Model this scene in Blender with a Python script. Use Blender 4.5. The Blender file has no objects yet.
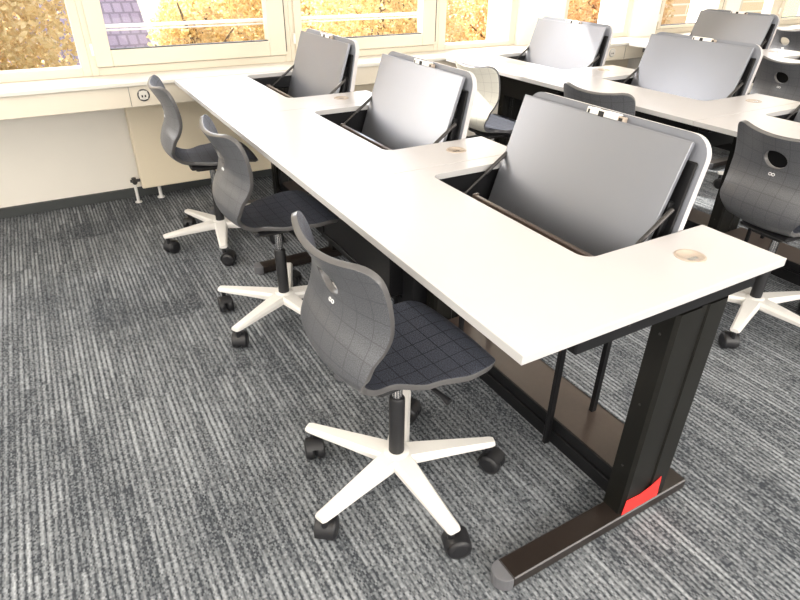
import bpy, bmesh, math, random
import numpy as np
from mathutils import Vector, Matrix
from math import pi, sin, cos, sqrt, radians
random.seed(7)
SC = bpy.context.scene
COL = SC.collection

# ------------------------------------------------------------------ materials
def new_mat(name):
    m = bpy.data.materials.new(name); m.use_nodes = True
    nt = m.node_tree
    return m, nt, nt.nodes['Principled BSDF']

def N(nt, typ, **kw):
    n = nt.nodes.new(typ)
    for k, v in kw.items():
        setattr(n, k, v)
    return n

def math_n(nt, op, a, b=None, c=None):
    n = N(nt, 'ShaderNodeMath', operation=op)
    for i, v in enumerate((a, b, c)):
        if v is None: continue
        if isinstance(v, (int, float)): n.inputs[i].default_value = v
        else: nt.links.new(v, n.inputs[i])
    return n.outputs[0]

def mix_n(nt, fac, a, b):
    n = N(nt, 'ShaderNodeMix', data_type='RGBA')
    for i, v in ((0, fac), (6, a), (7, b)):
        if isinstance(v, (int, float)): n.inputs[i].default_value = v
        elif isinstance(v, tuple): n.inputs[i].default_value = (*v, 1) if len(v) == 3 else v
        else: nt.links.new(v, n.inputs[i])
    return n.outputs[2]

def plain(name, col, rough=.5, metal=0., var=.06, scale=30., bump=0., spec=.5, coat=0.):
    m, nt, b = new_mat(name)
    tc = N(nt, 'ShaderNodeTexCoord')
    no = N(nt, 'ShaderNodeTexNoise'); no.inputs['Scale'].default_value = scale; no.inputs['Detail'].default_value = 4
    nt.links.new(tc.outputs['Object'], no.inputs['Vector'])
    lo = tuple(c * (1 - var) for c in col); hi = tuple(min(1, c * (1 + var)) for c in col)
    nt.links.new(mix_n(nt, no.outputs['Fac'], lo, hi), b.inputs['Base Color'])
    b.inputs['Roughness'].default_value = rough; b.inputs['Metallic'].default_value = metal
    b.inputs['Specular IOR Level'].default_value = spec
    if coat: b.inputs['Coat Weight'].default_value = coat
    if bump:
        bp = N(nt, 'ShaderNodeBump'); bp.inputs['Strength'].default_value = bump; bp.inputs['Distance'].default_value = .002
        nt.links.new(no.outputs['Fac'], bp.inputs['Height']); nt.links.new(bp.outputs[0], b.inputs['Normal'])
    return m

def shell_mat(name, base, line, rough, speck):
    m, nt, b = new_mat(name)
    uv = N(nt, 'ShaderNodeUVMap')
    sp = N(nt, 'ShaderNodeSeparateXYZ'); nt.links.new(uv.outputs[0], sp.inputs[0])
    P = .047
    def ln(s):
        f = math_n(nt, 'FRACT', math_n(nt, 'ADD', math_n(nt, 'MULTIPLY', s, 1 / P), 20.5))
        d = math_n(nt, 'ABSOLUTE', math_n(nt, 'SUBTRACT', f, .5))
        return math_n(nt, 'LESS_THAN', d, .026)
    L = math_n(nt, 'MAXIMUM', ln(sp.outputs[0]), ln(sp.outputs[1]))
    no = N(nt, 'ShaderNodeTexNoise'); no.inputs['Scale'].default_value = 420; no.inputs['Detail'].default_value = 2
    nt.links.new(uv.outputs[0], no.inputs['Vector'])
    r = N(nt, 'ShaderNodeValToRGB'); r.color_ramp.elements[0].position = .35; r.color_ramp.elements[1].position = .68
    nt.links.new(no.outputs['Fac'], r.inputs[0])
    lo = tuple(c * (1 - speck) for c in base); hi = tuple(c * (1 + speck) for c in base)
    c = mix_n(nt, r.outputs[0], lo, hi)
    nt.links.new(mix_n(nt, L, c, line), b.inputs['Base Color'])
    b.inputs['Roughness'].default_value = rough
    bp = N(nt, 'ShaderNodeBump'); bp.inputs['Strength'].default_value = .25; bp.inputs['Distance'].default_value = .001
    nt.links.new(no.outputs['Fac'], bp.inputs['Height']); nt.links.new(bp.outputs[0], b.inputs['Normal'])
    return m

def carpet_mat():
    m, nt, b = new_mat('striped carpet tile')
    tc = N(nt, 'ShaderNodeTexCoord')
    sp = N(nt, 'ShaderNodeSeparateXYZ'); nt.links.new(tc.outputs['Object'], sp.inputs[0])
    x, y = sp.outputs[0], sp.outputs[1]
    T = .5
    tx = math_n(nt, 'FLOOR', math_n(nt, 'DIVIDE', math_n(nt, 'ADD', x, .13), T))
    ty = math_n(nt, 'FLOOR', math_n(nt, 'DIVIDE', math_n(nt, 'ADD', math_n(nt, 'ADD', y, .07), math_n(nt, 'MULTIPLY', tx, .25)), T))
    def wn(a, bb, cc=0.):
        v = N(nt, 'ShaderNodeCombineXYZ')
        for i, q in enumerate((a, bb, cc)):
            if isinstance(q, (int, float)): v.inputs[i].default_value = q
            else: nt.links.new(q, v.inputs[i])
        w = N(nt, 'ShaderNodeTexWhiteNoise', noise_dimensions='3D'); nt.links.new(v.outputs[0], w.inputs['Vector'])
        return w.outputs['Value']
    S = .0165
    u = math_n(nt, 'DIVIDE', x, S)
    st = math_n(nt, 'FLOOR', u)
    h = wn(st, 3.3, 1.)
    seg = math_n(nt, 'FLOOR', math_n(nt, 'ADD', math_n(nt, 'DIVIDE', y, .22), math_n(nt, 'MULTIPLY', h, 7.)))
    a = wn(st, seg, ty)                                    # how light this dash is
    fr = math_n(nt, 'FRACT', u)
    prof = math_n(nt, 'SINE', math_n(nt, 'MULTIPLY', fr, pi))
    prof = math_n(nt, 'POWER', prof, 1.3)
    a2 = math_n(nt, 'ADD', .20, math_n(nt, 'MULTIPLY', a, .46))
    # patches where the stripes fade into heather
    big = N(nt, 'ShaderNodeTexNoise'); big.inputs['Scale'].default_value = 2.6; big.inputs['Detail'].default_value = 2
    nt.links.new(tc.outputs['Object'], big.inputs['Vector'])
    br = N(nt, 'ShaderNodeMapRange'); nt.links.new(big.outputs['Fac'], br.inputs[0])
    br.inputs[1].default_value = .35; br.inputs[2].default_value = .62; br.inputs[3].default_value = .45; br.inputs[4].default_value = 1.
    fac = math_n(nt, 'MULTIPLY', math_n(nt, 'MULTIPLY', prof, a2), br.outputs[0])
    G = .0042
    gx = math_n(nt, 'FLOOR', math_n(nt, 'DIVIDE', x, G)); gy = math_n(nt, 'FLOOR', math_n(nt, 'DIVIDE', y, G * 1.5))
    gr = wn(gx, gy, 9.)                                     # single yarn tufts
    f2 = math_n(nt, 'ADD', fac, math_n(nt, 'MULTIPLY', math_n(nt, 'SUBTRACT', gr, .40), .38))
    f2 = math_n(nt, 'ADD', f2, math_n(nt, 'MULTIPLY', math_n(nt, 'SUBTRACT', wn(tx, ty, 5.), .5), .12))
    cl = N(nt, 'ShaderNodeClamp'); nt.links.new(f2, cl.inputs[0])
    c = mix_n(nt, cl.outputs[0], CARPET_DARK, CARPET_LIGHT)
    nt.links.new(c, b.inputs['Base Color']); b.inputs['Roughness'].default_value = .95
    b.inputs['Specular IOR Level'].default_value = .1
    bp = N(nt, 'ShaderNodeBump'); bp.inputs['Strength'].default_value = .5; bp.inputs['Distance'].default_value = .004
    nt.links.new(f2, bp.inputs['Height']); nt.links.new(bp.outputs[0], b.inputs['Normal'])
    return m
CARPET_DARK = (.045, .050, .058); CARPET_LIGHT = (.47, .495, .52)

def glass_mat():
    m, nt, b = new_mat('window glass')
    nt.nodes.remove(b)
    out = nt.nodes['Material Output']
    t = N(nt, 'ShaderNodeBsdfTransparent'); g = N(nt, 'ShaderNodeBsdfGlossy'); g.inputs['Roughness'].default_value = .02
    fr = N(nt, 'ShaderNodeFresnel'); 
    ge = N(nt, 'ShaderNodeNewGeometry')          # same reflectance from both faces of the pane
    nt.links.new(math_n(nt, 'ADD', math_n(nt, 'MULTIPLY', ge.outputs['Backfacing'], 1 / 1.35 - 1.35), 1.35), fr.inputs[0])
    mx = N(nt, 'ShaderNodeMixShader')
    nt.links.new(fr.outputs[0], mx.inputs[0]); nt.links.new(t.outputs[0], mx.inputs[1]); nt.links.new(g.outputs[0], mx.inputs[2])
    nt.links.new(mx.outputs[0], out.inputs[0])
    return m

def leaf_mat(name, cols):
    m, nt, b = new_mat(name)
    tc = N(nt, 'ShaderNodeTexCoord')
    no = N(nt, 'ShaderNodeTexNoise'); no.inputs['Scale'].default_value = 3.2; no.inputs['Detail'].default_value = 6; no.inputs['Roughness'].default_value = .8
    nt.links.new(tc.outputs['Object'], no.inputs['Vector'])
    r = N(nt, 'ShaderNodeValToRGB')
    while len(r.color_ramp.elements) < len(cols): r.color_ramp.elements.new(.5)
    for i, c in enumerate(cols):
        e = r.color_ramp.elements[i]; e.position = .3 + .4 * i / (len(cols) - 1); e.color = (*c, 1)
    nt.links.new(no.outputs['Fac'], r.inputs[0]); nt.links.new(r.outputs[0], b.inputs['Base Color'])
    b.inputs['Roughness'].default_value = .7
    tr = N(nt, 'ShaderNodeBsdfTranslucent'); nt.links.new(r.outputs[0], tr.inputs[0])
    mx = N(nt, 'ShaderNodeMixShader'); mx.inputs[0].default_value = .5
    nt.links.new(b.outputs[0], mx.inputs[1]); nt.links.new(tr.outputs[0], mx.inputs[2]); nt.links.new(mx.outputs[0], nt.nodes['Material Output'].inputs[0])
    return m

def tile_mat(name, c1, c2, mortar, sx, sy, coord='UV'):
    m, nt, b = new_mat(name)
    tc = N(nt, 'ShaderNodeTexCoord')
    br = N(nt, 'ShaderNodeTexBrick')
    br.inputs['Color1'].default_value = (*c1, 1); br.inputs['Color2'].default_value = (*c2, 1); br.inputs['Mortar'].default_value = (*mortar, 1)
    br.inputs['Scale'].default_value = 1; br.inputs['Brick Width'].default_value = sx; br.inputs['Row Height'].default_value = sy
    br.inputs['Mortar Size'].default_value = .025
    nt.links.new(tc.outputs[coord], br.inputs['Vector']); nt.links.new(br.outputs['Color'], b.inputs['Base Color'])
    b.inputs['Roughness'].default_value = .8
    return m

M = {}
M['top'] = plain('white laminate', (.54, .52, .52), .30, var=.015, scale=12)
M['edge'] = plain('white edge band', (.50, .49, .485), .4, var=.02)
M['black'] = plain('black powder coated steel', (.008, .008, .009), .42, var=.3, scale=200, spec=.25)
M['leg'] = plain('black column steel', (.008, .0075, .006), .34, var=.2, scale=120, spec=.3)
M['bronze'] = plain('dark brown steel', (.020, .0145, .012), .32, metal=.0, var=.12, scale=60, coat=.15)
M['shelf'] = plain('brown low shelf steel', (.075, .054, .044), .28, var=.1, scale=60, coat=.2)
M['cap'] = plain('grey plastic end cap', (.13, .13, .14), .5)
M['silver'] = plain('silver grey screen cover', (.25, .258, .285), .33, metal=.78, var=.01, scale=3)
M['silveredge'] = plain('bright cover edge', (.28, .29, .32), .35, metal=.6, var=.03)
M['lidin'] = plain('grey lid lining', (.21, .22, .25), .4, var=.03)
M['latch'] = plain('pale nickel latch', (.86, .83, .78), .3, metal=.0, var=.05)
M['strut'] = plain('brushed strut steel', (.06, .056, .054), .35, metal=.5, var=.08)
M['grommet'] = plain('beige cable cap', (.46, .38, .31), .35, metal=.1, var=.08, scale=50)
M['red'] = plain('red paper tape', (.85, .035, .03), .55, var=.05)
M['shell_in'] = shell_mat('dark navy shell face', (.066, .073, .097), (.010, .011, .016), .5, .85)
M['shell_out'] = shell_mat('speckled grey shell back', (.105, .108, .118), (.07, .072, .08), .33, .36)
M['shell_sunlit'] = shell_mat('sunlit cream shell back', (.80, .78, .70), (.66, .64, .58), .35, .05)  # lit copy of the shell back: strong sun put into a cream colour
M['rim'] = plain('smooth grey shell rim', (.10, .097, .097), .28, var=.05)
M['rim_pale'] = plain('dark shell rim', (.10, .10, .11), .3, var=.05)
M['base'] = plain('white coated star base', (.79, .77, .735), .3, var=.02)
M['castor'] = plain('black castor plastic', (.014, .014, .016), .45, var=.2)
M['chrome'] = plain('satin chrome', (.62, .62, .64), .22, metal=1., var=.05)
M['emblem'] = plain('white print', (.85, .85, .86), .4)
M['carpet'] = carpet_mat()
M['wall'] = plain('cream wall paint', (.90, .85, .765), .7, var=.02, scale=6)
M['white'] = plain('white paint', (.83, .81, .77), .7, var=.015, scale=4)
M['frame'] = plain('ivory window frame', (.66, .595, .48), .4, var=.03, scale=8)
M['sill'] = plain('white sill board', (.70, .67, .61), .3, var=.02, scale=10)
M['duct'] = plain('cream cable duct', (.74, .67, .555), .42, var=.02, scale=10)
M['rad'] = plain('ivory radiator enamel', (.88, .77, .585), .4, var=.02, scale=8)
M['skirt'] = plain('dark grey skirting', (.05, .055, .055), .6)
M['gasket'] = plain('black rubber gasket', (.02, .02, .02), .6)
M['glass'] = glass_mat()
M['dark'] = plain('dark slot', (.01, .01, .01), .6)
M['bark'] = plain('grey bark', (.16, .12, .06), .9, var=.4, scale=12)
M['leaf_gold'] = leaf_mat('golden leaves', [(.30, .17, .06), (.58, .40, .15), (.72, .56, .28), (.82, .74, .54)])
M['leaf_pale'] = leaf_mat('pale golden leaves', [(.34, .21, .10), (.60, .44, .20), (.74, .60, .34), (.84, .78, .62)])
M['leaf_orange'] = leaf_mat('orange leaves', [(.34, .15, .05), (.62, .36, .13), (.74, .52, .25), (.82, .70, .5)])
M['leaf_green'] = leaf_mat('green needles', [(0.043, 0.078, 0.028), (0.104, 0.141, 0.049), (0.217, 0.210, 0.084)])
M['rooftile'] = tile_mat('purple grey roof tile', (.20, .155, .20), (.24, .19, .235), (.13, .10, .125), .22, .30)
M['render'] = plain('cream house render', (.72, .62, .48), .8)
M['brick'] = tile_mat('orange brick facade', (.72, .42, .20), (.80, .52, .28), (.85, .72, .5), 2.2, .30)
M['railing'] = plain('galvanised rail', (.62, .60, .57), .4, metal=.3)
M['grass'] = plain('lawn', (.16, .17, .06), .9, var=.4, scale=3)

# ------------------------------------------------------------------ mesh builder
class MB:
    def __init__(s): s.v = []; s.f = []; s.m = []; s.sm = []
    def add(s, verts, faces, mi=0, smooth=False, mat=None):
        o = len(s.v)
        for p in verts:
            p = Vector(p)
            s.v.append(tuple(mat @ p) if mat else tuple(p))
        for f in faces:
            s.f.append([i + o for i in f]); s.m.append(mi); s.sm.append(smooth)
        return s
    def bm(s, bm, mi=0, smooth=False, mat=None):
        bm.verts.ensure_lookup_table(); bm.verts.index_update()
        s.add([v.co.copy() for v in bm.verts], [[v.index for v in f.verts] for f in bm.faces], mi, smooth, mat); bm.free(); return s
    def box(s, lo, hi, bev=.0, mi=0, mat=None, seg=1):
        bm = bmesh.new(); bmesh.ops.create_cube(bm, size=1)
        c = [(a + b) / 2 for a, b in zip(lo, hi)]; d = [abs(b - a) for a, b in zip(lo, hi)]
        for v in bm.verts: v.co = Vector((v.co[i] * d[i] + c[i] for i in range(3)))
        if bev: bmesh.ops.bevel(bm, geom=list(bm.edges), offset=min(bev, min(d) * .45), segments=seg, affect='EDGES', profile=.5)
        return s.bm(bm, mi, False, mat)
    def tube(s, pts, r, n=12, mi=0, caps=True, mat=None):
        pts = [Vector(p) for p in pts]; rs = r if isinstance(r, (list, tuple)) else [r] * len(pts)
        V = []; F = []; prev = None
        for i, p in enumerate(pts):
            d = (pts[min(i + 1, len(pts) - 1)] - pts[max(i - 1, 0)]).normalized()
            if prev is None:
                a = d.orthogonal().normalized()
            else:
                a = (prev - d * prev.dot(d)).normalized()
            prev = a; b = d.cross(a)
            for k in range(n):
                t = 2 * pi * k / n; V.append(p + (a * cos(t) + b * sin(t)) * rs[i])
        for i in range(len(pts) - 1):
            for k in range(n):
                F.append((i * n + k, i * n + (k + 1) % n, (i + 1) * n + (k + 1) % n, (i + 1) * n + k))
        s.add(V, F, mi, True, mat)
        if caps:
            s.add([V[k] for k in range(n)], [tuple(reversed(range(n)))], mi, False, mat)
            s.add([V[(len(pts) - 1) * n + k] for k in range(n)], [tuple(range(n))], mi, False, mat)
        return s
    def lathe(s, prof, n=24, mi=0, mat=None, smooth=True):
        V = []; F = []
        for r, z in prof:
            for k in range(n):
                t = 2 * pi * k / n; V.append((r * cos(t), r * sin(t), z))
        for i in range(len(prof) - 1):
            for k in range(n):
                F.append((i * n + k, i * n + (k + 1) % n, (i + 1) * n + (k + 1) % n, (i + 1) * n + k))
        s.add(V, F, mi, smooth, mat)
        s.add([V[k] for k in range(n)], [tuple(reversed(range(n)))], mi, False, mat)
        s.add([V[(len(prof) - 1) * n + k] for k in range(n)], [tuple(range(n))], mi, False, mat)
        return s
    def prism(s, poly, z0, z1, mi=0, bev=0., mat=None, side_mi=None):
        bm = bmesh.new()
        vs = [bm.verts.new((x, y, z0)) for x, y in poly]
        f = bm.faces.new(vs)
        r = bmesh.ops.extrude_face_region(bm, geom=[f])
        for v in [g for g in r['geom'] if isinstance(g, bmesh.types.BMVert)]: v.co.z = z1
        bmesh.ops.recalc_face_normals(bm, faces=list(bm.faces))
        if bev:
            es = [e for e in bm.edges if abs(e.verts[0].co.z - e.verts[1].co.z) < 1e-6]
            bmesh.ops.bevel(bm, geom=es, offset=bev, segments=2, affect='EDGES', profile=.5)
        bm.verts.index_update(); bm.normal_update()
        V = [v.co.copy() for v in bm.verts]
        up = [[v.index for v in f.verts] for f in bm.faces if abs(f.normal.z) > .9]
        sd = [[v.index for v in f.verts] for f in bm.faces if abs(f.normal.z) <= .9]
        o = len(s.v)
        for p in V: s.v.append(tuple(mat @ p) if mat else tuple(p))
        for f in up: s.f.append([i + o for i in f]); s.m.append(mi); s.sm.append(False)
        for f in sd: s.f.append([i + o for i in f]); s.m.append(mi if side_mi is None else side_mi); s.sm.append(False)
        bm.free(); return s
    def build(s, name, mats, parent=None, loc=None):
        me = bpy.data.meshes.new(name); me.from_pydata(s.v, [], s.f)
        for m in (mats if isinstance(mats, (list, tuple)) else [mats]): me.materials.append(m)
        me.polygons.foreach_set('material_index', s.m); me.polygons.foreach_set('use_smooth', s.sm)
        bm = bmesh.new(); bm.from_mesh(me); bmesh.ops.remove_doubles(bm, verts=list(bm.verts), dist=1e-6) if len(s.v) < 30000 and s.weld else None
        bm.to_mesh(me); bm.free(); me.update()
        o = bpy.data.objects.new(name, me); COL.objects.link(o)
        if parent: o.parent = parent
        if loc: o.location = loc
        return o
    weld = False

def empty(name, loc=(0, 0, 0), rz=0.):
    o = bpy.data.objects.new(name, None); COL.objects.link(o); o.location = loc; o.rotation_euler = (0, 0, rz)
    o.empty_display_size = .1
    return o
def tag(o, label, cat, group=None):
    o['label'] = label; o['category'] = cat
    if group: o['group'] = group
    return o
def struct(o): o['kind'] = 'structure'; return o
def copy_tree(o, parent=None):
    c = o.copy(); COL.objects.link(c)
    if parent: c.parent = parent
    for ch in list(o.children): copy_tree(ch, c)
    return c

def arc(cx, cy, r, a0, a1, n=6):
    return [(cx + r * cos(a0 + (a1 - a0) * i / n), cy + r * sin(a0 + (a1 - a0) * i / n)) for i in range(n + 1)]

# ------------------------------------------------------------------ swivel chair
PROF = [(.208, .426), (.197, .454), (.150, .468), (.050, .461), (-.055, .456), (-.125, .463), (-.170, .487),
        (-.193, .528), (-.182, .580), (-.163, .625), (-.156, .674), (-.172, .732), (-.206, .797)]
def cr(pts, t):
    n = len(pts) - 1; i = min(int(t), n - 1); f = t - i
    p = [Vector((*pts[max(0, min(n, j))], 0)) for j in (i - 1, i, i + 1, i + 2)]
    return .5 * ((2 * p[1]) + (-p[0] + p[2]) * f + (2 * p[0] - 5 * p[1] + 4 * p[2] - p[3]) * f ** 2 + (-p[0] + 3 * p[1] - 3 * p[2] + p[3]) * f ** 3)
def lerp_tab(tab, x):
    for (a, b), (c, d) in zip(tab, tab[1:]):
        if x <= c:
            t = (x - a) / (c - a); t = t * t * (3 - 2 * t); return b + (d - b) * t
    return tab[-1][1]

def shell_mesh():
    dense = [cr(PROF, (len(PROF) - 1) * k / 400) for k in range(401)]
    L = [0.]
    for a, b in zip(dense, dense[1:]): L.append(L[-1] + (b - a).length)
    tot = L[-1]
    def at(s):
        s = max(0, min(tot, s))
        for k in range(400):
            if L[k + 1] >= s:
                t = (s - L[k]) / (L[k + 1] - L[k]); return dense[k].lerp(dense[k + 1], t)
        return dense[-1]
    # half width along the length (fraction of the total)
    W = [(0, .168), (.18, .182), (.32, .158), (.43, .114), (.52, .126), (.66, .162), (.80, .180), (.92, .182), (1., .176)]
    rf, rb = .095, .040
    def width(s):
        w = lerp_tab(W, s / tot)
        if s < rf: w = w - rf + sqrt(max(0, rf * rf - (rf - s) ** 2))
        d = tot - s
        if d < rb: w = w - rb + sqrt(max(0, rb * rb - (rb - d) ** 2))
        return w
    NS, NV = 96, 40
    ss = []
    for i in range(NS + 1):
        t = i / NS; ss.append(tot * (t - .10 * sin(2 * pi * t) / (2 * pi) * 2.2))
    def pos(s, y):
        p = at(s); a = at(s - .004); b = at(s + .004); d = (b - a).normalized()
        nrm = Vector((d.y, -d.x, 0))            # towards the sitter: up on the seat, forward on the back
        if nrm.x < -.2 or (nrm.y < 0 and abs(nrm.x) < .3): nrm = -nrm
        v = y / .19
        f = s / tot
        cup = lerp_tab([(0, -.010), (.15, .002), (.30, .012), (.44, .022), (.60, .034), (.80, .040), (1, .054)], f)
        q = p + nrm * cup * v * v
        return Vector((q.x, y, q.y))
    hs, hr = tot - .092, .041
    bm = bmesh.new(); uvl = bm.loops.layers.uv.new('UVMap')
    grid = []; par = {}
    for s in ss:
        w = width(s); row = []
        for j in range(NV + 1):
            y = -w + 2 * w * j / NV
            v = bm.verts.new(pos(s, y)); par[v] = (s, y); row.append(v)
        grid.append(row)
    for i in range(NS):
        for j in range(NV):
            f = bm.faces.new((grid[i][j], grid[i][j + 1], grid[i + 1][j + 1], grid[i + 1][j])); f.smooth = True
    kill = []
    for f in bm.faces:
        cs = sum(par[v][0] for v in f.verts) / 4; cy = sum(par[v][1] for v in f.verts) / 4
        if ((cs - hs) / .86) ** 2 + cy ** 2 < (hr * 1.02) ** 2: kill.append(f)
    bmesh.ops.delete(bm, geom=kill, context='FACES')
    for v in bm.verts:
        s, y = par[v]
        if v.is_boundary:
            ds, dy = (s - hs) / .86, y
            q = sqrt(ds * ds + dy * dy)
            if q < .06:
                s2, y2 = hs + ds / q * hr * .86, dy / q * hr
                par[v] = (s2, y2); v.co = pos(s2, y2)
    for f in bm.faces:
        for l in f.loops: l[uvl].uv = (par[l.vert][1], par[l.vert][0])
    bm.normal_update()
    # make every normal look at the sitter
    mid = bm.faces[:][len(bm.faces) // 8]
    if mid.normal.z < 0: bmesh.ops.reverse_faces(bm, faces=list(bm.faces))
    me = bpy.data.meshes.new('shell'); bm.to_mesh(me); bm.free()
    return me, pos, hs, tot

SHELL, SPOS, SHS, STOT = shell_mesh()
def make_chair(pale=False, phase=0.):
    root = empty('swivel_chair')
    me = SHELL.copy() if pale else SHELL
    if not me.materials:
        for k in (('shell_in', 'shell_sunlit', 'rim_pale') if pale else ('shell_in', 'shell_out', 'rim')): me.materials.append(M[k])
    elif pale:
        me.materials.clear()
        for k in ('shell_in', 'shell_sunlit', 'rim_pale'): me.materials.append(M[k])
    sh = bpy.data.objects.new('seat_shell', me); COL.objects.link(sh); sh.parent = root
    md = sh.modifiers.new('Thickness', 'SOLIDIFY'); md.thickness = .015; md.offset = -1
    md.material_offset = 1; md.material_offset_rim = 2; md.use_even_offset = False
    bv = sh.modifiers.new('Soft rim', 'BEVEL'); bv.width = .005; bv.segments = 2; bv.limit_method = 'ANGLE'; bv.angle_limit = radians(55)
    # little double loop emblem under the hand hole, on the back
    e = MB()
    for sgn in (-1, 1):
        ring = []
        for k in range(15):
            t = 2 * pi * k / 14
            s0 = SHS - .060 + .0052 * sin(t); y0 = sgn * .0058 + .0052 * cos(t)
            p = SPOS(s0, y0); q = SPOS(s0 + .004, y0); d = (q - p).normalized(); nb = Vector((d.z, 0, -d.x))
            if nb.x > 0: nb = -nb
            ring.append(p + nb * .0160)
        e.tube(ring, .0012, 6)
    e.build('emblem', M['emblem'], sh)
    # mechanism under the seat
    b = MB(); b.box((-.085, -.065, .398), (.085, .065, .432), .012, seg=2); b.box((-.11, -.10, .418), (.10, .10, .436), .008)
    b.tube([(.02, -.06, .412), (.03, -.15, .410), (.035, -.175, .404)], [.006, .006, .010], 8)
    b.build('tilt_mechanism', M['castor'], root)
    c = MB(); c.lathe([(.0145, .28), (.0145, .40), (.020, .405)], 20); c.build('gas_piston', M['chrome'], root)
    c = MB(); c.lathe([(.0215, .112), (.0215, .305), (.019, .310)], 24); c.build('column_tube', M['castor'], root)
    # star base
    h = MB(); h.lathe([(.030, .078), (.040, .084), (.042, .112), (.035, .120), (.024, .123)], 28)
    hub = h.build('base_hub', M['base'], root)
    for k in range(5):
        a = phase + k * 2 * pi / 5
        R = Matrix.Rotation(a, 4, 'Z')
        am = MB()
        secs = [(.018, .033, .084, .119), (.06, .031, .084, .118), (.16, .0245, .086, .113), (.25, .0195, .087, .1075), (.279, .018, .089, .1055), (.288, .0145, .090, .104)]
        V = []; F = []
        for x, w, z0, z1 in secs:
            ch = min(.007, w * .4); cz = (z1 - z0) * .35
            V += [(x, -w, z0 + cz * .5), (x, -w, z1 - cz), (x, -w + ch, z1), (x, w - ch, z1), (x, w, z1 - cz), (x, w, z0 + cz * .5), (x, w - ch, z0), (x, -w + ch, z0)]
        n = 8
        for i in range(len(secs) - 1):
            for q in range(n): F.append((i * n + q, i * n + (q + 1) % n, (i + 1) * n + (q + 1) % n, (i + 1) * n + q))
        F.append(tuple(range(n))); F.append(tuple(reversed([(len(secs) - 1) * n + q for q in range(n)])))
        am.add(V, F, 0, False, R)
        ao = am.build('base_arm', M['base'], root)
        # twin wheel castor, trailing at a random swivel angle
        cw = MB(); sw = a + (0.6, -1.9, 2.3, 1.2, -0.9)[k]
        px, py = .272 * cos(a), .272 * sin(a)
        T = Matrix.Translation((px, py, 0)) @ Matrix.Rotation(sw, 4, 'Z')
        for sd in (-1, 1):
            W2 = T @ Matrix.Translation((-.018, sd * .0155, .0325)) @ Matrix.Rotation(pi / 2, 4, 'X')
            cw.lathe([(.020, -.0135), (.0295, -.011), (.0325, -.004), (.0325, .004), (.0315, .010), (.022, .0135)], 20, 0, W2)
        hood = []
        Vh = []; Fh = []; nn = 10
        for side in (-.024, .024):
            for q in range(nn + 1):
                t = -.15 + (pi * .86) * q / nn
                Vh.append((-.018 + .0355 * cos(t), side, .0325 + .0355 * sin(t)))
        for q in range(nn): Fh.append((q, q + 1, nn + 1 + q + 1, nn + 1 + q))
        cw.add(Vh, Fh, 0, True, T)
        cw.box((-.030, -.004, .012), (-.004, .004, .066), .002, mat=T)
        cw.tube([T @ Vector((0, 0, .05)), T @ Vector((0, 0, .092))], .009, 10)
        cw.build('castor', M['castor'], root)
    return root

CH = 'swivel chairs at the desk rows'
PH = radians
def place(o, x, y, deg, label):
    o.location = (x, y, 0); o.rotation_euler = (0, 0, radians(deg)); tag(o, label, 'chair', CH); return o
# (x, y, heading, base phase in world degrees, label, pale)
CHAIRS = [
    (.024, .455, 2, -161.6, 'grey speckled swivel chair nearest the camera, at the front desk with the red tape'),
    (.062, 1.445, 0, -150, 'grey speckled swivel chair tucked under the middle desk of the front row'),
    (.036, 2.300, -4, -175, 'grey swivel chair beside the ivory radiator, at the front row desk by the window'),
    (1.722, .484, -4, -160, 'grey swivel chair with round hand hole, behind the nearest raised screen at right edge'),
    (1.690, 1.345, 8, -140, 'grey swivel chair back peeking over the top of the nearest raised screen lid'),
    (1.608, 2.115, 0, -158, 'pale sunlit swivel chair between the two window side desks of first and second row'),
    (3.290, 1.400, -4, -150, 'grey swivel chair of the third row, its backrest right of the large second row screen'),
    (4.960, 2.370, -4, -150, 'farthest swivel chair, at the top right corner of the view'),
]
base_chair = None
for x, y, hd, ph, lab in CHAIRS:
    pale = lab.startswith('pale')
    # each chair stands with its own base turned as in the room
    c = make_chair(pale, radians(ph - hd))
    place(c, x, y, hd, lab)

# ------------------------------------------------------------------ computer desk with flip-up screen lid
L = .9085; D = .752; H = .74; TH = .0195
CY0, CY1, CX = .213, .845, .357
def desk_poly(L=L):
    r = .035; g = .0012
    p = [(0, g), (D, g), (D, CY0)]
    p += [(CX + r, CY0 + .012)][:0]
    a0 = arc(CX + r, CY0 + r, r, -pi / 2, -pi, 6)
    a1 = arc(CX + r, CY1 - r, r, pi, pi / 2, 6)
    p += a0 + a1
    p += [(D, CY1), (D, L - g), (0, L - g)]
    return p

def lid_frame():
    # slab axis: tilt in the xz plane
    b = Vector((.628, 0, .545)); t = Vector((.709, 0, .957))
    d = (t - b).normalized(); n = Vector((-d.z, 0, d.x))        # n points to the sitter
    return b, t, d, n

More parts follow.
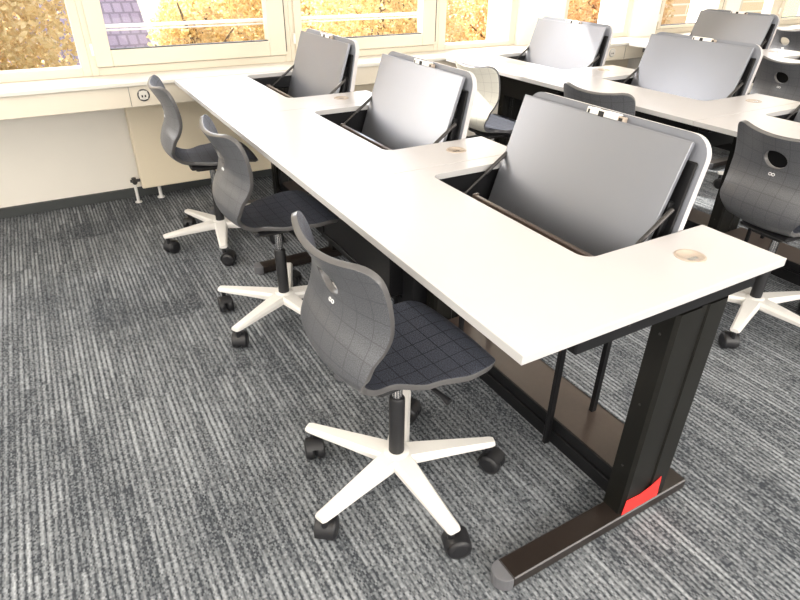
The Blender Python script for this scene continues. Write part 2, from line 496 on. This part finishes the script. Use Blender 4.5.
def make_desk(last=False, tape=False, cabinet=False):
    root = empty('computer_desk')
    tp = MB(); tp.prism(desk_poly(.880 if last else L), H - TH, H, 0, .0012, side_mi=1)
    tp.build('tabletop', [M['top'], M['edge']], root)
    g = MB(); T = Matrix.Translation((.571, .112, H))
    g.lathe([(.034, -.003), (.034, .0012), (.0325, .0022), (.026, .0024), (.0255, .0016), (.001, .0016)], 36, 0, T)
    g.box((.571 - .024, .112 - .0175, H + .0014), (.571 + .006, .112 - .0085, H + .0020), 0, 1)
    go = g.build('cable_grommet', [M['grommet'], M['chrome']], root); go['label'] = 'beige round cable cap'
    def leg_at(y0):
        f = MB(); f.box((.100, y0 + .024, .006), (.722, y0 + .086, .040), .003)
        fo = f.build('foot', M['bronze'], root)
        c = MB(); poly = [(.100, y0 + .0235)] + arc(.096, y0 + .055, .0315, -pi / 2, -3 * pi / 2, 10) + [(.100, y0 + .0865)]
        c.prism(poly, .002, .0405, 0, .002); c.build('end_cap', M['cap'], fo)
        for x in (.16, .68):
            c = MB(); c.lathe([(.012, 0), (.012, .007)], 12, 0, Matrix.Translation((x, y0 + .055, 0))); c.build('levelling_pad', M['castor'], fo)
        # column: outer tapered box with a folded inner flange and ribs
        c = MB(); prof = [(.458, y0 + .036), (.470, y0 + .030), (.536, y0 + .030), (.540, y0 + .034), (.560, y0 + .034), (.564, y0 + .030), (.625, y0 + .030), (.640, y0 + .040), (.640, y0 + .085), (.458, y0 + .085)]
        c.prism(prof, .039, H - TH - .060, 0)
        co = c.build('leg_column', M['leg'], root)
        for z in (.20, .40, .60):
            s = MB(); s.lathe([(.003, 0), (.003, .0015)], 10, 0, Matrix.Translation((.4575, y0 + .060, z)) @ Matrix.Rotation(-pi / 2, 4, 'Y')); s.build('screw', M['strut'], co)
        r = MB(); r.box((.162, y0 + .030, H - TH - .057), (.715, y0 + .080, H - TH - .001), .003)
        ro = r.build('support_rail', M['black'], root)
        for x in (.30, .70):
            s = MB(); s.lathe([(.0035, 0), (.0035, .0015)], 10, 0, Matrix.Translation((x, y0 + .030, H - TH - .030)) @ Matrix.Rotation(pi / 2, 4, 'X')); s.build('screw', M['strut'], ro)
    leg_at(0.)
    if last: leg_at(.800)
    # low shelf and its folded front panel
    y0, y1 = .088, L + .020 if not last else .83
    s = MB(); s.box((.490, y0, .126), (.650, y1, .134), .001); s.box((.644, y0, .112), (.650, y1, .134), .001); s.build('low_shelf', M['shelf'], root)
    p = MB(); p.box((.482, y0, .098), (.490, y1, .1345), .001); p.box((.474, y0, .092), (.490, y1, .0985), .0015); p.box((.486, y0, .040), (.492, y1, .092), .001)
    p.build('front_panel', M['black'], root)
    for x, y in ((.466, .325), (.612, .298)):
        q = MB(); q.box((x - .010, y - .007, .128 if x > .5 else .05), (x + .010, y + .007, H - TH - .2055), .002); q.build('post', M['black'], root)
    for x, y in ((.480, .80), (.612, .80)):
        q = MB(); q.box((x - .008, y - .007, .132), (x + .008, y + .007, H - TH - .2055), .002); q.build('post', M['black'], root)
    # shallow open well under the cut-out that the lid sinks into
    w = MB(); a, b_, z0, z1 = CX - .012, D - .004, H - TH - .205, H - TH - .0005
    lo, hi = CY0 - .012, CY1 + .012
    w.box((a, lo, z0), (b_, hi, z0 + .003)); w.box((a, lo, z0), (a + .003, hi, z1)); w.box((a, lo, z0), (b_, lo + .003, z1)); w.box((a, hi - .003, z0), (b_, hi, z1))
    w.box((b_ - .003, lo, z0), (b_, hi, z0 + .06))
    wo = w.build('screen_well', M['black'], root)
    q = MB(); q.box((CX + .074, CY0 + .03, H - .050), (CX + .088, CY1 - .12, H - .036), .002); q.box((CX + .072, CY1 - .124, H - .053), (CX + .092, CY1 - .116, H - .032), .002)
    q.build('cross_rail', M['shelf'], wo)
    # lid
    b, t, d, n = lid_frame()
    Y0, Y1 = CY0 + .004, CY1 - .004
    X = Matrix(((d.x, 0, n.x, b.x), (0, 1, 0, 0), (d.z, 0, n.z, b.z), (0, 0, 0, 1)))   # local (along, y, towards sitter)
    ln = (t - b).length; r = .055
    poly = [(0, Y0)] + arc(ln - r, Y0 + r, r, -pi / 2, 0, 8) + arc(ln - r, Y1 - r, r, 0, pi / 2, 8) + [(0, Y1)]
    li = MB(); li.prism(poly, -.0195, 0, 0, .0015, mat=X)
    lid = li.build('flip_lid', M['top'], root)
    g_ = .016
    poly2 = [(0, Y0 + g_)] + arc(ln - r, Y0 + r, r - g_, -pi / 2, 0, 8) + arc(ln - r, Y1 - r, r - g_, 0, pi / 2, 8) + [(0, Y1 - g_)]
    q = MB(); q.prism(poly, .0002, .0012, 0, mat=X); lin = q.build('lid_lining', M['lidin'], lid); lin['label'] = 'grey inner face of the lid'
    q = MB(); q.box((.02, Y0 + .045, .001), (ln - .12, Y1 - .045, .022), .004, mat=X); q.box((.01, Y0 + .012, .0013), (ln - .060, Y1 - .012, .009), .004, mat=X)
    q.box((.10, Y0 + .030, .001), (ln - .16, Y0 + .046, .026), .003, mat=X); q.box((.10, Y1 - .046, .001), (ln - .16, Y1 - .030, .026), .003, mat=X)
    q.build('screen_mount', M['black'], lid)
    PA, PB = .015, ln - .020
    # the cover leans back a little further than the lid: its foot stands off from it
    XP = X @ Matrix.Translation((PB, 0, .014)) @ Matrix.Rotation(radians(7.2), 4, 'Y') @ Matrix.Translation((-PB, 0, 0))
    P0, P1 = Y0 + .034, Y1 - .006
    q = MB(); q.box((PA, P0, 0), (PB, P1, .011), .0015, mat=XP)
    pn = q.build('screen_cover', M['silver'], lid); pn['label'] = 'silver grey flat cover facing the chair'
    q = MB(); q.box((PA, P0 - .0015, -.0005), (PB, P0 + .002, .0115), .001, mat=XP); q.box((PB - .001, P0 - .0015, -.0005), (PB + .0015, P1, .0105), .0008, mat=XP)
    q.build('cover_edge', M['silveredge'], pn)
    ym = (Y0 + Y1) / 2
    q = MB(); q.box((ln - .026, ym - .052, .0015), (ln - .002, ym + .056, .024), .0025, mat=X)
    q.box((ln - .026, ym - .072, .006), (ln - .006, ym - .0515, .023), .002, 2, mat=X)
    q.box((ln - .0025, ym - .004, .005), (ln - .0010, ym + .014, .018), 0, 1, mat=X); q.box((ln - .0025, ym + .044, .008), (ln - .0010, ym + .050, .016), 0, 1, mat=X)
    q.lathe([(.006, 0), (.006, .001)], 12, 1, X @ Matrix.Translation((ln - .0062, ym - .062, .014)) @ Matrix.Rotation(pi / 2, 4, 'Y'))
    q.box((ln - .020, ym - .006, .0235), (ln - .006, ym + .012, .0250), 0, 1, mat=X); q.box((ln - .018, ym + .043, .0235), (ln - .008, ym + .049, .0250), 0, 1, mat=X); q.box((ln - .020, ym - .068, .0225), (ln - .010, ym - .057, .0240), 0, 1, mat=X)
    la = q.build('latch', [M['latch'], M['dark'], M['grommet']], lid); la['label'] = 'pale metal latch'
    for yy, off in ((Y0 + .020, 0), (Y1 - .012, 0)):
        q = MB(); a_ = Vector((CX + .075, yy, H - .105)); e_ = X @ Vector((.245, yy, .024)); m_ = a_.lerp(e_, .55)
        q.tube([a_, m_], .0032, 8); q.tube([m_, e_], .0062, 10)
        q.build('gas_strut', M['strut'], lid)
    if cabinet:
        q = MB(); q.box((.352, .165, .20), (.480, .80, .545), .002); q.box((.400, .092, .14), (.60, .165, .545), .002)
        q.box((.346, .165, .20), (.352, .80, .222), .001); q.box((.346, .165, .525), (.352, .80, .545), .001); q.box((.346, .165, .222), (.352, .185, .525), .001); q.box((.346, .78, .222), (.352, .80, .525), .001)
        for k in range(3): q.box((.37 + k * .018, .1635, .38 + .02 * (k % 2)), (.374 + k * .018, .166, .43), 0, 1)
        co = q.build('equipment_box', [M['black'], M['strut']], root)
    if tape:
        q = MB(); pts = [(.464, .041), (.602, .041), (.594, .118), (.560, .100), (.520, .090), (.468, .094)]
        V = [(x, .0285, z) for x, z in pts]; V2 = [(x, y - .0012, z) for x, y, z in V]; k = len(pts)
        q.add(V + V2, [tuple(reversed(range(k, 2 * k))), tuple(range(k))] + [(i, (i + 1) % k, k + (i + 1) % k, k + i) for i in range(k)])
        so = q.build('red_tape', M['red'], root); so['label'] = 'red tape patch at the bottom of the leg'
    return root

DG = 'white computer desks with flip-up screens'
protos = {}
DESKS = [
    (0, 0, 'white desk nearest the camera with red tape on its black leg'),
    (0, 1, 'middle white desk of the front row, behind the second chair from the camera'),
    (0, 2, 'white front row desk touching the window sill beside the ivory radiator'),
    (1, 0, 'second row white desk mostly cut off by the right edge of the view'),
    (1, 1, 'middle second row white desk, its large grey screen in front of the window'),
    (1, 2, 'second row white desk against the window sill, behind the pale sunlit chair'),
    (2, 1, 'third row white desk at the right edge behind the grey chair back'),
    (2, 2, 'third row white desk by the far right windows, behind the large second row screen'),
]
ROW = 1.652
for r, k, lab in DESKS:
    key = (r, k) if (r, k) in ((0, 0), (0, 1)) else k
    if key not in protos:
        o = protos[key] = make_desk(last=(k == 2), tape=(key == (0, 0)), cabinet=(key == (0, 1)))
    else:
        o = copy_tree(protos[key])
    o.location = (ROW * r, L * k, 0); tag(o, lab, 'desk', DG)

# ------------------------------------------------------------------ room shell
XL, XR, YB, YW, ZC = -3.2, 8.6, -3.4, 3.0, 2.75
def sbox(name, lo, hi, mat, bev=0.):
    b = MB(); b.box(lo, hi, bev); return struct(b.build(name, mat))
sbox('floor', (XL, YB, -.10), (XR, 3.34, 0), M['carpet'])
sbox('ceiling', (XL, YB, ZC), (XR, 3.34, ZC + .1), M['white'])
sbox('wall_left', (XL - .1, YB, 0), (XL, 3.34, ZC), M['white'])
sbox('wall_right', (XR, YB, 0), (XR + .1, 3.34, ZC), M['white'])
sbox('wall_rear', (XL, YB - .1, 0), (XR, YB, ZC), M['white'])
SILL = .7356; WT = 1.98
WIN = [ # x0, x1 of the frame opening, glass x0, x1, glass bottom, sash?
    (-1.42, -.345, -1.34, -.386, .780, False),
    (-.345, .745, -.235, .612, .856, True),
    (.745, 1.785, .820, 1.655, .846, True),
    (1.785, 2.45, 1.846, 2.390, .768, False),
    (2.88, 3.62, 2.935, 3.560, .775, False),
    (3.92, 4.78, 3.985, 4.690, .800, True),
    (4.98, 5.62, 5.050, 5.520, .790, False),
    (5.62, 6.60, 5.700, 6.520, .800, True),
]
w = MB()
w.box((XL, 3.20, 0), (XR, 3.34, SILL - .03))
w.box((XL, 2.98, WT), (XR, 3.34, ZC))
edges = [(XL, WIN[0][0])] + [(WIN[i][1], WIN[i + 1][0]) for i in range(len(WIN) - 1) if WIN[i + 1][0] - WIN[i][1] > .01] + [(WIN[-1][1], XR)]
for a, b in edges: w.box((a, 2.975, SILL - .035), (b, 3.34, WT))
struct(w.build('wall_window', M['wall']))
sbox('baseboard_window', (XL, 3.180, 0), (XR, 3.2, .055), M['skirt'], .002)
sbox('baseboard_left', (XL, YB, 0), (XL + .015, 3.18, .055), M['skirt'], .002)
s = MB(); s.box((XL, 2.742, SILL - .020), (XR, 3.20, SILL), .003); struct(s.build('trim_1', M['sill']))
s = MB(); s.box((XL, 2.762, .612), (XR, 3.19, SILL - .0205), .003)
for x in (-.215, .95, 2.1, 3.35, 4.5): s.box((x - .001, 2.7605, .616), (x + .001, 2.763, SILL - .024), 0, 1)
struct(s.build('trim_2', [M['duct'], M['rim']]))

for i, (x0, x1, g0, g1, gz, sash) in enumerate(WIN):
    root = struct(empty('window_%d' % (i + 1), ((x0 + x1) / 2, 3.02, SILL)))
    O = Vector(((x0 + x1) / 2, 3.02, SILL))
    def B(bx, name, mat, par):
        o = bx.build(name, mat, par); return o
    def ring(mb, a0, a1, z0, z1, b0, b1, y0, y1, c0, c1, bev=.003):
        # rectangular ring: outer a0..a1, z0..z1; opening b0..b1, c0..c1
        for lo, hi in (((a0, y0, z0), (b0, y1, z1)), ((b1, y0, z0), (a1, y1, z1)), ((b0, y0, z0), (b1, y1, c0)), ((b0, y0, c1), (b1, y1, z1))):
            mb.box(tuple(Vector(lo) - O), tuple(Vector(hi) - O), bev)
    if sash:
        m = MB(); ring(m, x0, x1, SILL, WT, x0 + .035, x1 - .035, 3.0, 3.09, SILL + .040, WT - .04); fr = B(m, 'window_frame', M['frame'], root)
        m = MB(); ring(m, x0 + .028, x1 - .028, SILL + .042, WT - .033, g0, g1, 2.985, 3.06, gz, WT - .10); sa = B(m, 'sash', M['frame'], root)
        m = MB()
        ring(m, x0 + .0345, x1 - .0345, SILL + .0395, WT - .03, x0 + .0375, x1 - .0375, 2.999, 3.0005, SILL + .0425, WT - .035, 0)
        m.box(tuple(Vector((x1 - .034, 2.984, SILL + .06)) - O), tuple(Vector((x1 - .029, 2.986, WT - .05)) - O), 0)
        m.box(tuple(Vector((g0, 3.0, gz - .001)) - O), tuple(Vector((g1, 3.035, gz + .004)) - O), 0)
        B(m, 'gasket', M['gasket'], sa)
        m = MB()
        for z in (SILL + .10, WT - .12): m.tube([tuple(Vector((x0 + .024, 2.992, z)) - O), tuple(Vector((x0 + .024, 2.992, z + .055)) - O)], .008, 10)
        B(m, 'hinge', M['latch'], sa)
        m = MB(); hx = x1 - .07; hz = 1.35
        m.box(tuple(Vector((hx - .014, 2.976, hz - .03)) - O), tuple(Vector((hx + .014, 2.985, hz + .03)) - O), .003); m.tube([tuple(Vector((hx, 2.976, hz)) - O), tuple(Vector((hx, 2.945, hz)) - O), tuple(Vector((hx, 2.940, hz - .11)) - O)], .009, 10)
        B(m, 'window_handle', M['base'], sa)
    else:
        m = MB(); ring(m, x0, x1, SILL, WT, g0, g1, 3.0, 3.09, gz, WT - .08); sa = B(m, 'window_frame', M['frame'], root)
    m = MB(); m.box(tuple(Vector((g0 - .005, 3.040, gz - .005)) - O), tuple(Vector((g1 + .005, 3.046, WT - .075)) - O)); B(m, 'glass_pane', M['glass'], sa)

# horizontal safety rails outside the opening windows
for a, b, lab in ((-.30, .70, 'pale horizontal rail outside the window left of the front row'), (.79, 1.75, 'pale horizontal rail outside the window behind the front row screens')):
    m = MB(); m.box((a, 3.135, .945), (b, 3.160, .962), .003); m.box((a, 3.140, .930), (b, 3.155, .938), .002)
    for x in (a + .004, b - .004): m.box((x - .006, 3.09, .925), (x + .006, 3.160, .965), .002)
    tag(m.build('window_rail', M['railing']), lab, 'rail')

# radiators in the niche below the duct
def radiator(x0, x1, lab):
    root = empty('radiator', ((x0 + x1) / 2, 3.09, 0)); cx = (x0 + x1) / 2
    m = MB(); m.box((x0 - cx, -.045, .088), (x1 - cx, .035, .56), .008, seg=2); m.build('panel', M['rad'], root)
    m = MB(); m.box((x0 - cx + .01, -.040, .560), (x1 - cx - .01, .032, .568), .002); m.build('top_grille', M['sill'], root)
    for x in (x0 + .10, x1 - .10):
        m = MB(); T = Matrix.Translation((x - cx, .02, 0)); m.lathe([(.022, 0), (.022, .006), (.010, .008), (.010, .092)], 14, 0, T); m.build('foot', M['base'], root)
    m = MB(); m.tube([(x0 - cx - .034, -.005, .0), (x0 - cx - .034, -.005, .125)], .009, 12); m.lathe([(.020, 0), (.020, .005), (.010, .007)], 14, 0, Matrix.Translation((x0 - cx - .034, -.005, 0)))
    m.build('pipe', M['base'], root)
    m = MB(); m.tube([(x0 - cx - .034, -.005, .12), (x0 - cx - .034, -.005, .150)], .013, 12); m.tube([(x0 - cx - .055, -.005, .132), (x0 - cx + .004, -.005, .132)], .009, 12); m.lathe([(.014, 0), (.014, .018), (.011, .02)], 12, 0, Matrix.Translation((x0 - cx - .034, -.02, .132)) @ Matrix.Rotation(pi / 2, 4, 'X'))
    v = m.build('valve', M['strut'], root); v['label'] = 'bronze coloured valve'
    tag(root, lab, 'radiator', 'ivory flat radiators'); return root
radiator(-.222, .78, 'ivory flat radiator under the window duct beside the far front row chair')
radiator(.95, 1.95, 'ivory radiator under the window between first and second desk rows')
radiator(2.75, 3.75, 'ivory radiator under the window behind the second row screens')

def socket(x, lab, kind=0):
    m = MB(); T = Matrix.Translation((x, 2.762, .668)) @ Matrix.Rotation(pi / 2, 4, 'X')
    root = empty('wall_socket', (x, 2.762, .668))
    T = Matrix.Rotation(pi / 2, 4, 'X')
    m.lathe([(.030, 0), (.030, .004), (.024, .005)], 28, 0, T); m.build('socket_ring', M['rim'] if kind == 0 else M['edge'], root)
    m = MB(); m.lathe([(.023, 0), (.023, .0062)], 28, 0, T); m.box((-.020, -.0066, -.020), (.020, -.004, .020), .001); m.build('socket_face', M['sill'], root)
    m = MB(); m.box((-.011, -.0075, -.010), (-.004, -.0064, .001)); m.box((.004, -.0075, -.010), (.011, -.0064, .001)); m.build('socket_hole', M['dark'], root)
    tag(root, lab, 'socket', 'sockets in the window duct')
socket(-.150, 'round two hole socket with grey ring in the duct behind the far front row chair')
for k, lab in enumerate(('left socket of the row of three in the duct behind the second row', 'middle socket of the row of three in the duct behind the second row', 'right socket of the row of three in the duct behind the second row')):
    socket(3.06 + k * .075, lab, 1)

# ------------------------------------------------------------------ outside
sbox('ground', (-120, 3.6, -4.6), (200, 260, -4.5), M['grass'])
def tree(x, y, zc, rx, rz, n, leaf, lab, seed, size=.11):
    rnd = random.Random(seed)
    root = empty('autumn_tree' if leaf != 'leaf_green' else 'green_tree', (x, y, -4.5))
    m = MB(); hz = zc + 4.5
    m.tube([(0, 0, 0), (.05, .03, hz * .5), (-.03, .04, hz), (.02, 0, hz + rz * .7)], [.16, .12, .08, .03], 10)
    for k in range(9):
        a = k * 2.4; z = hz - rz * .6 + k * rz * .13
        m.tube([(0, 0, z), (cos(a) * rx * .4, sin(a) * rx * .4, z + .5), (cos(a) * rx * .8, sin(a) * rx * .8, z + .9)], [.05, .03, .012], 6)
    m.build('trunk', M['bark'], root)
    g = np.random.default_rng(seed)
    p = g.uniform(-1, 1, (n * 3, 3)); r = np.linalg.norm(p, axis=1); p = p[(r > .3) & (r < 1)][:n]; k = len(p)
    p = p * [rx, rx, rz] + [0, 0, hz]
    u = g.normal(size=(k, 3)); u /= np.linalg.norm(u, axis=1)[:, None]
    v = np.cross(u, g.normal(size=(k, 3))); v /= np.linalg.norm(v, axis=1)[:, None]
    sz = (size * g.uniform(.6, 1.3, k))[:, None]
    V = np.stack([p - u * sz, p - v * sz * .55, p + u * sz, p + v * sz * .55], 1).reshape(-1, 3)
    me = bpy.data.meshes.new('crown'); me.vertices.add(4 * k); me.vertices.foreach_set('co', V.ravel())
    me.loops.add(4 * k); me.loops.foreach_set('vertex_index', np.arange(4 * k)); me.polygons.add(k); me.polygons.foreach_set('loop_start', np.arange(k) * 4)
    me.materials.append(M[leaf]); me.update(calc_edges=True); me.validate()
    co = bpy.data.objects.new('crown', me); COL.objects.link(co); co.parent = root
    tag(root, lab, 'tree', 'trees outside the windows')
tree(-2.1, 8.6, 2.0, 2.1, 6.3, 120000, 'leaf_pale', 'tall pale golden tree outside the leftmost window', 1, .048)  # crown stretched up out of view to keep sun off the left windows
tree(4.5, 14.6, -.6, 2.6, 2.4, 34000, 'leaf_gold', 'golden tree outside the window left of the front row, right of the tiled roof', 2, .06)
tree(1.8, 10.4, -.8, .85, 1.6, 12000, 'leaf_gold', 'low golden tree in front of the tiled roof', 9, .045)
tree(4.6, 9.0, -.5, 1.5, 2.2, 24000, 'leaf_gold', 'yellow tree behind the left part of the window above the front row screens', 3, .042)
tree(6.9, 12.2, .2, .75, 2.2, 12000, 'leaf_green', 'green tree between golden trees outside the window', 4, .05)
tree(8.0, 9.6, -.6, 1.65, 2.2, 27000, 'leaf_orange', 'orange tree seen through the narrow window beside the pale chair', 5, .042)
tree(11.3, 10.4, -.4, 1.6, 2.3, 26000, 'leaf_orange', 'orange tree seen above the second row screen by the window', 6, .045)
# house with tiled roof
hr = empty('house', (-.4, 18.0, -4.5))
m = MB(); me_v = [(-4.6, -4.2, 3.6), (2.1, -4.2, 3.6), (2.1, .6, 7.6), (-4.6, .6, 7.6)]
def uvplane(name, verts, mat, parent, su, sv):
    me = bpy.data.meshes.new(name); me.from_pydata(verts, [], [(0, 1, 2, 3)]); me.materials.append(mat)
    ul = me.uv_layers.new(name='UVMap'); cs = [(0, 0), (su, 0), (su, sv), (0, sv)]
    for l, c in zip(me.loops, cs): ul.data[l.index].uv = cs[l.vertex_index]
    o = bpy.data.objects.new(name, me); COL.objects.link(o); o.parent = parent
    sd = o.modifiers.new('Thickness', 'SOLIDIFY'); sd.thickness = .12; sd.offset = -1
    return o
uvplane('roof', me_v, M['rooftile'], hr, 7.2, 6.2)
m = MB(); m.box((-4.3, -3.7, 0), (1.8, .6, 3.9)); m.build('house_wall', M['render'], hr)
m = MB(); m.box((-4.6, -4.32, 3.50), (2.1, -4.20, 3.62), .02); m.build('gutter', M['railing'], hr)
tag(hr, 'house with purple grey tiled roof outside the window', 'house')
br = empty('brick_building', (15.5, 12.5, -4.5))
uvplane('facade', [(-6, 0, 0), (6, 0, 0), (6, 0, 7), (-6, 0, 7)], M['brick'], br, 12, 7)
m = MB(); m.box((-6, .13, 0), (6, 4, 6.98)); m.build('building_body', M['render'], br)
for x in (-5.2, -2.2, .8, 3.8):
    m = MB(); m.box((x, -.03, 4.9), (x + 1.1, .02, 6.1), .01); f = m.build('house_window', M['frame'], br)
    m = MB(); m.box((x + .08, -.036, 4.98), (x + 1.02, -.028, 6.02)); m.build('pane', M['cap'], f)
tag(br, 'building with orange brick bands outside the far right windows', 'building')

# ------------------------------------------------------------------ light
wd = bpy.data.worlds.new('World'); SC.world = wd; wd.use_nodes = True
nt = wd.node_tree; bg = nt.nodes['Background']
sky = N(nt, 'ShaderNodeTexSky'); sky.sky_type = 'NISHITA'
sky.sun_disc = False; sky.sun_elevation = radians(38); sky.sun_rotation = radians(-30); sky.air_density = 1.; sky.dust_density = 3.
hs = N(nt, 'ShaderNodeHueSaturation'); hs.inputs['Saturation'].default_value = .55
nt.links.new(sky.outputs[0], hs.inputs['Color']); nt.links.new(hs.outputs[0], bg.inputs[0]); bg.inputs[1].default_value = 1.0
sun = bpy.data.lights.new('sun', 'SUN'); sun.energy = 14; sun.angle = radians(.6); sun.color = (1., .95, .86)
so = bpy.data.objects.new('sun', sun); COL.objects.link(so)
sd = Vector((.20, -.65, -.60)).normalized(); so.rotation_euler = sd.to_track_quat('-Z', 'Y').to_euler(); so.location = (-3, 8, 8)
def area(name, loc, rot, sx, sy, e, col):
    l = bpy.data.lights.new(name, 'AREA'); l.shape = 'RECTANGLE'; l.size = sx; l.size_y = sy; l.energy = e; l.color = col
    o = bpy.data.objects.new(name, l); COL.objects.link(o); o.location = loc; o.rotation_euler = rot; return o
for x, e in ((-1.7, 80), (1.6, 36), (4.8, 40)):
    area('ceiling_lamp', (x, -.1, ZC - .03), (0, 0, 0), 1.2, 4.4, e, (1., .90, .77))

area('rear_fill', (1.5, YB + .06, 1.7), (radians(90), 0, 0), 7.5, 1.4, 280, (1., .965, .92))  # added fill light for the window wall; the rear wall has no window
area('left_fill', (XL + .06, .2, 1.75), (radians(90), 0, radians(-90)), 4.5, 1.4, 34, (.90, .95, 1.))  # added soft fill from the left, no opening in that wall
# ------------------------------------------------------------------ camera
f, yaw, pit, roll = 587.7, .5293, .5362, .0131
F = Vector((sin(yaw) * cos(pit), cos(yaw) * cos(pit), -sin(pit)))
R0 = Vector((cos(yaw), -sin(yaw), 0)); U0 = R0.cross(F)
R = R0 * cos(roll) + U0 * sin(roll); U = -R0 * sin(roll) + U0 * cos(roll)
cd = bpy.data.cameras.new('camera'); cd.sensor_width = 36; cd.lens = f / 800 * 36; cd.clip_end = 300; cd.clip_start = .02
cam = bpy.data.objects.new('camera', cd); COL.objects.link(cam)
Cp = Vector((-.5743, -.5765, 1.314))
cam.matrix_world = Matrix(((R.x, U.x, -F.x, Cp.x), (R.y, U.y, -F.y, Cp.y), (R.z, U.z, -F.z, Cp.z), (0, 0, 0, 1)))
SC.camera = cam
SC.view_settings.view_transform = 'Standard'; SC.view_settings.look = 'None'
SC.view_settings.exposure = .05
SC.cycles.use_denoising = True
SC.cycles.max_bounces = 8; SC.cycles.transparent_max_bounces = 16
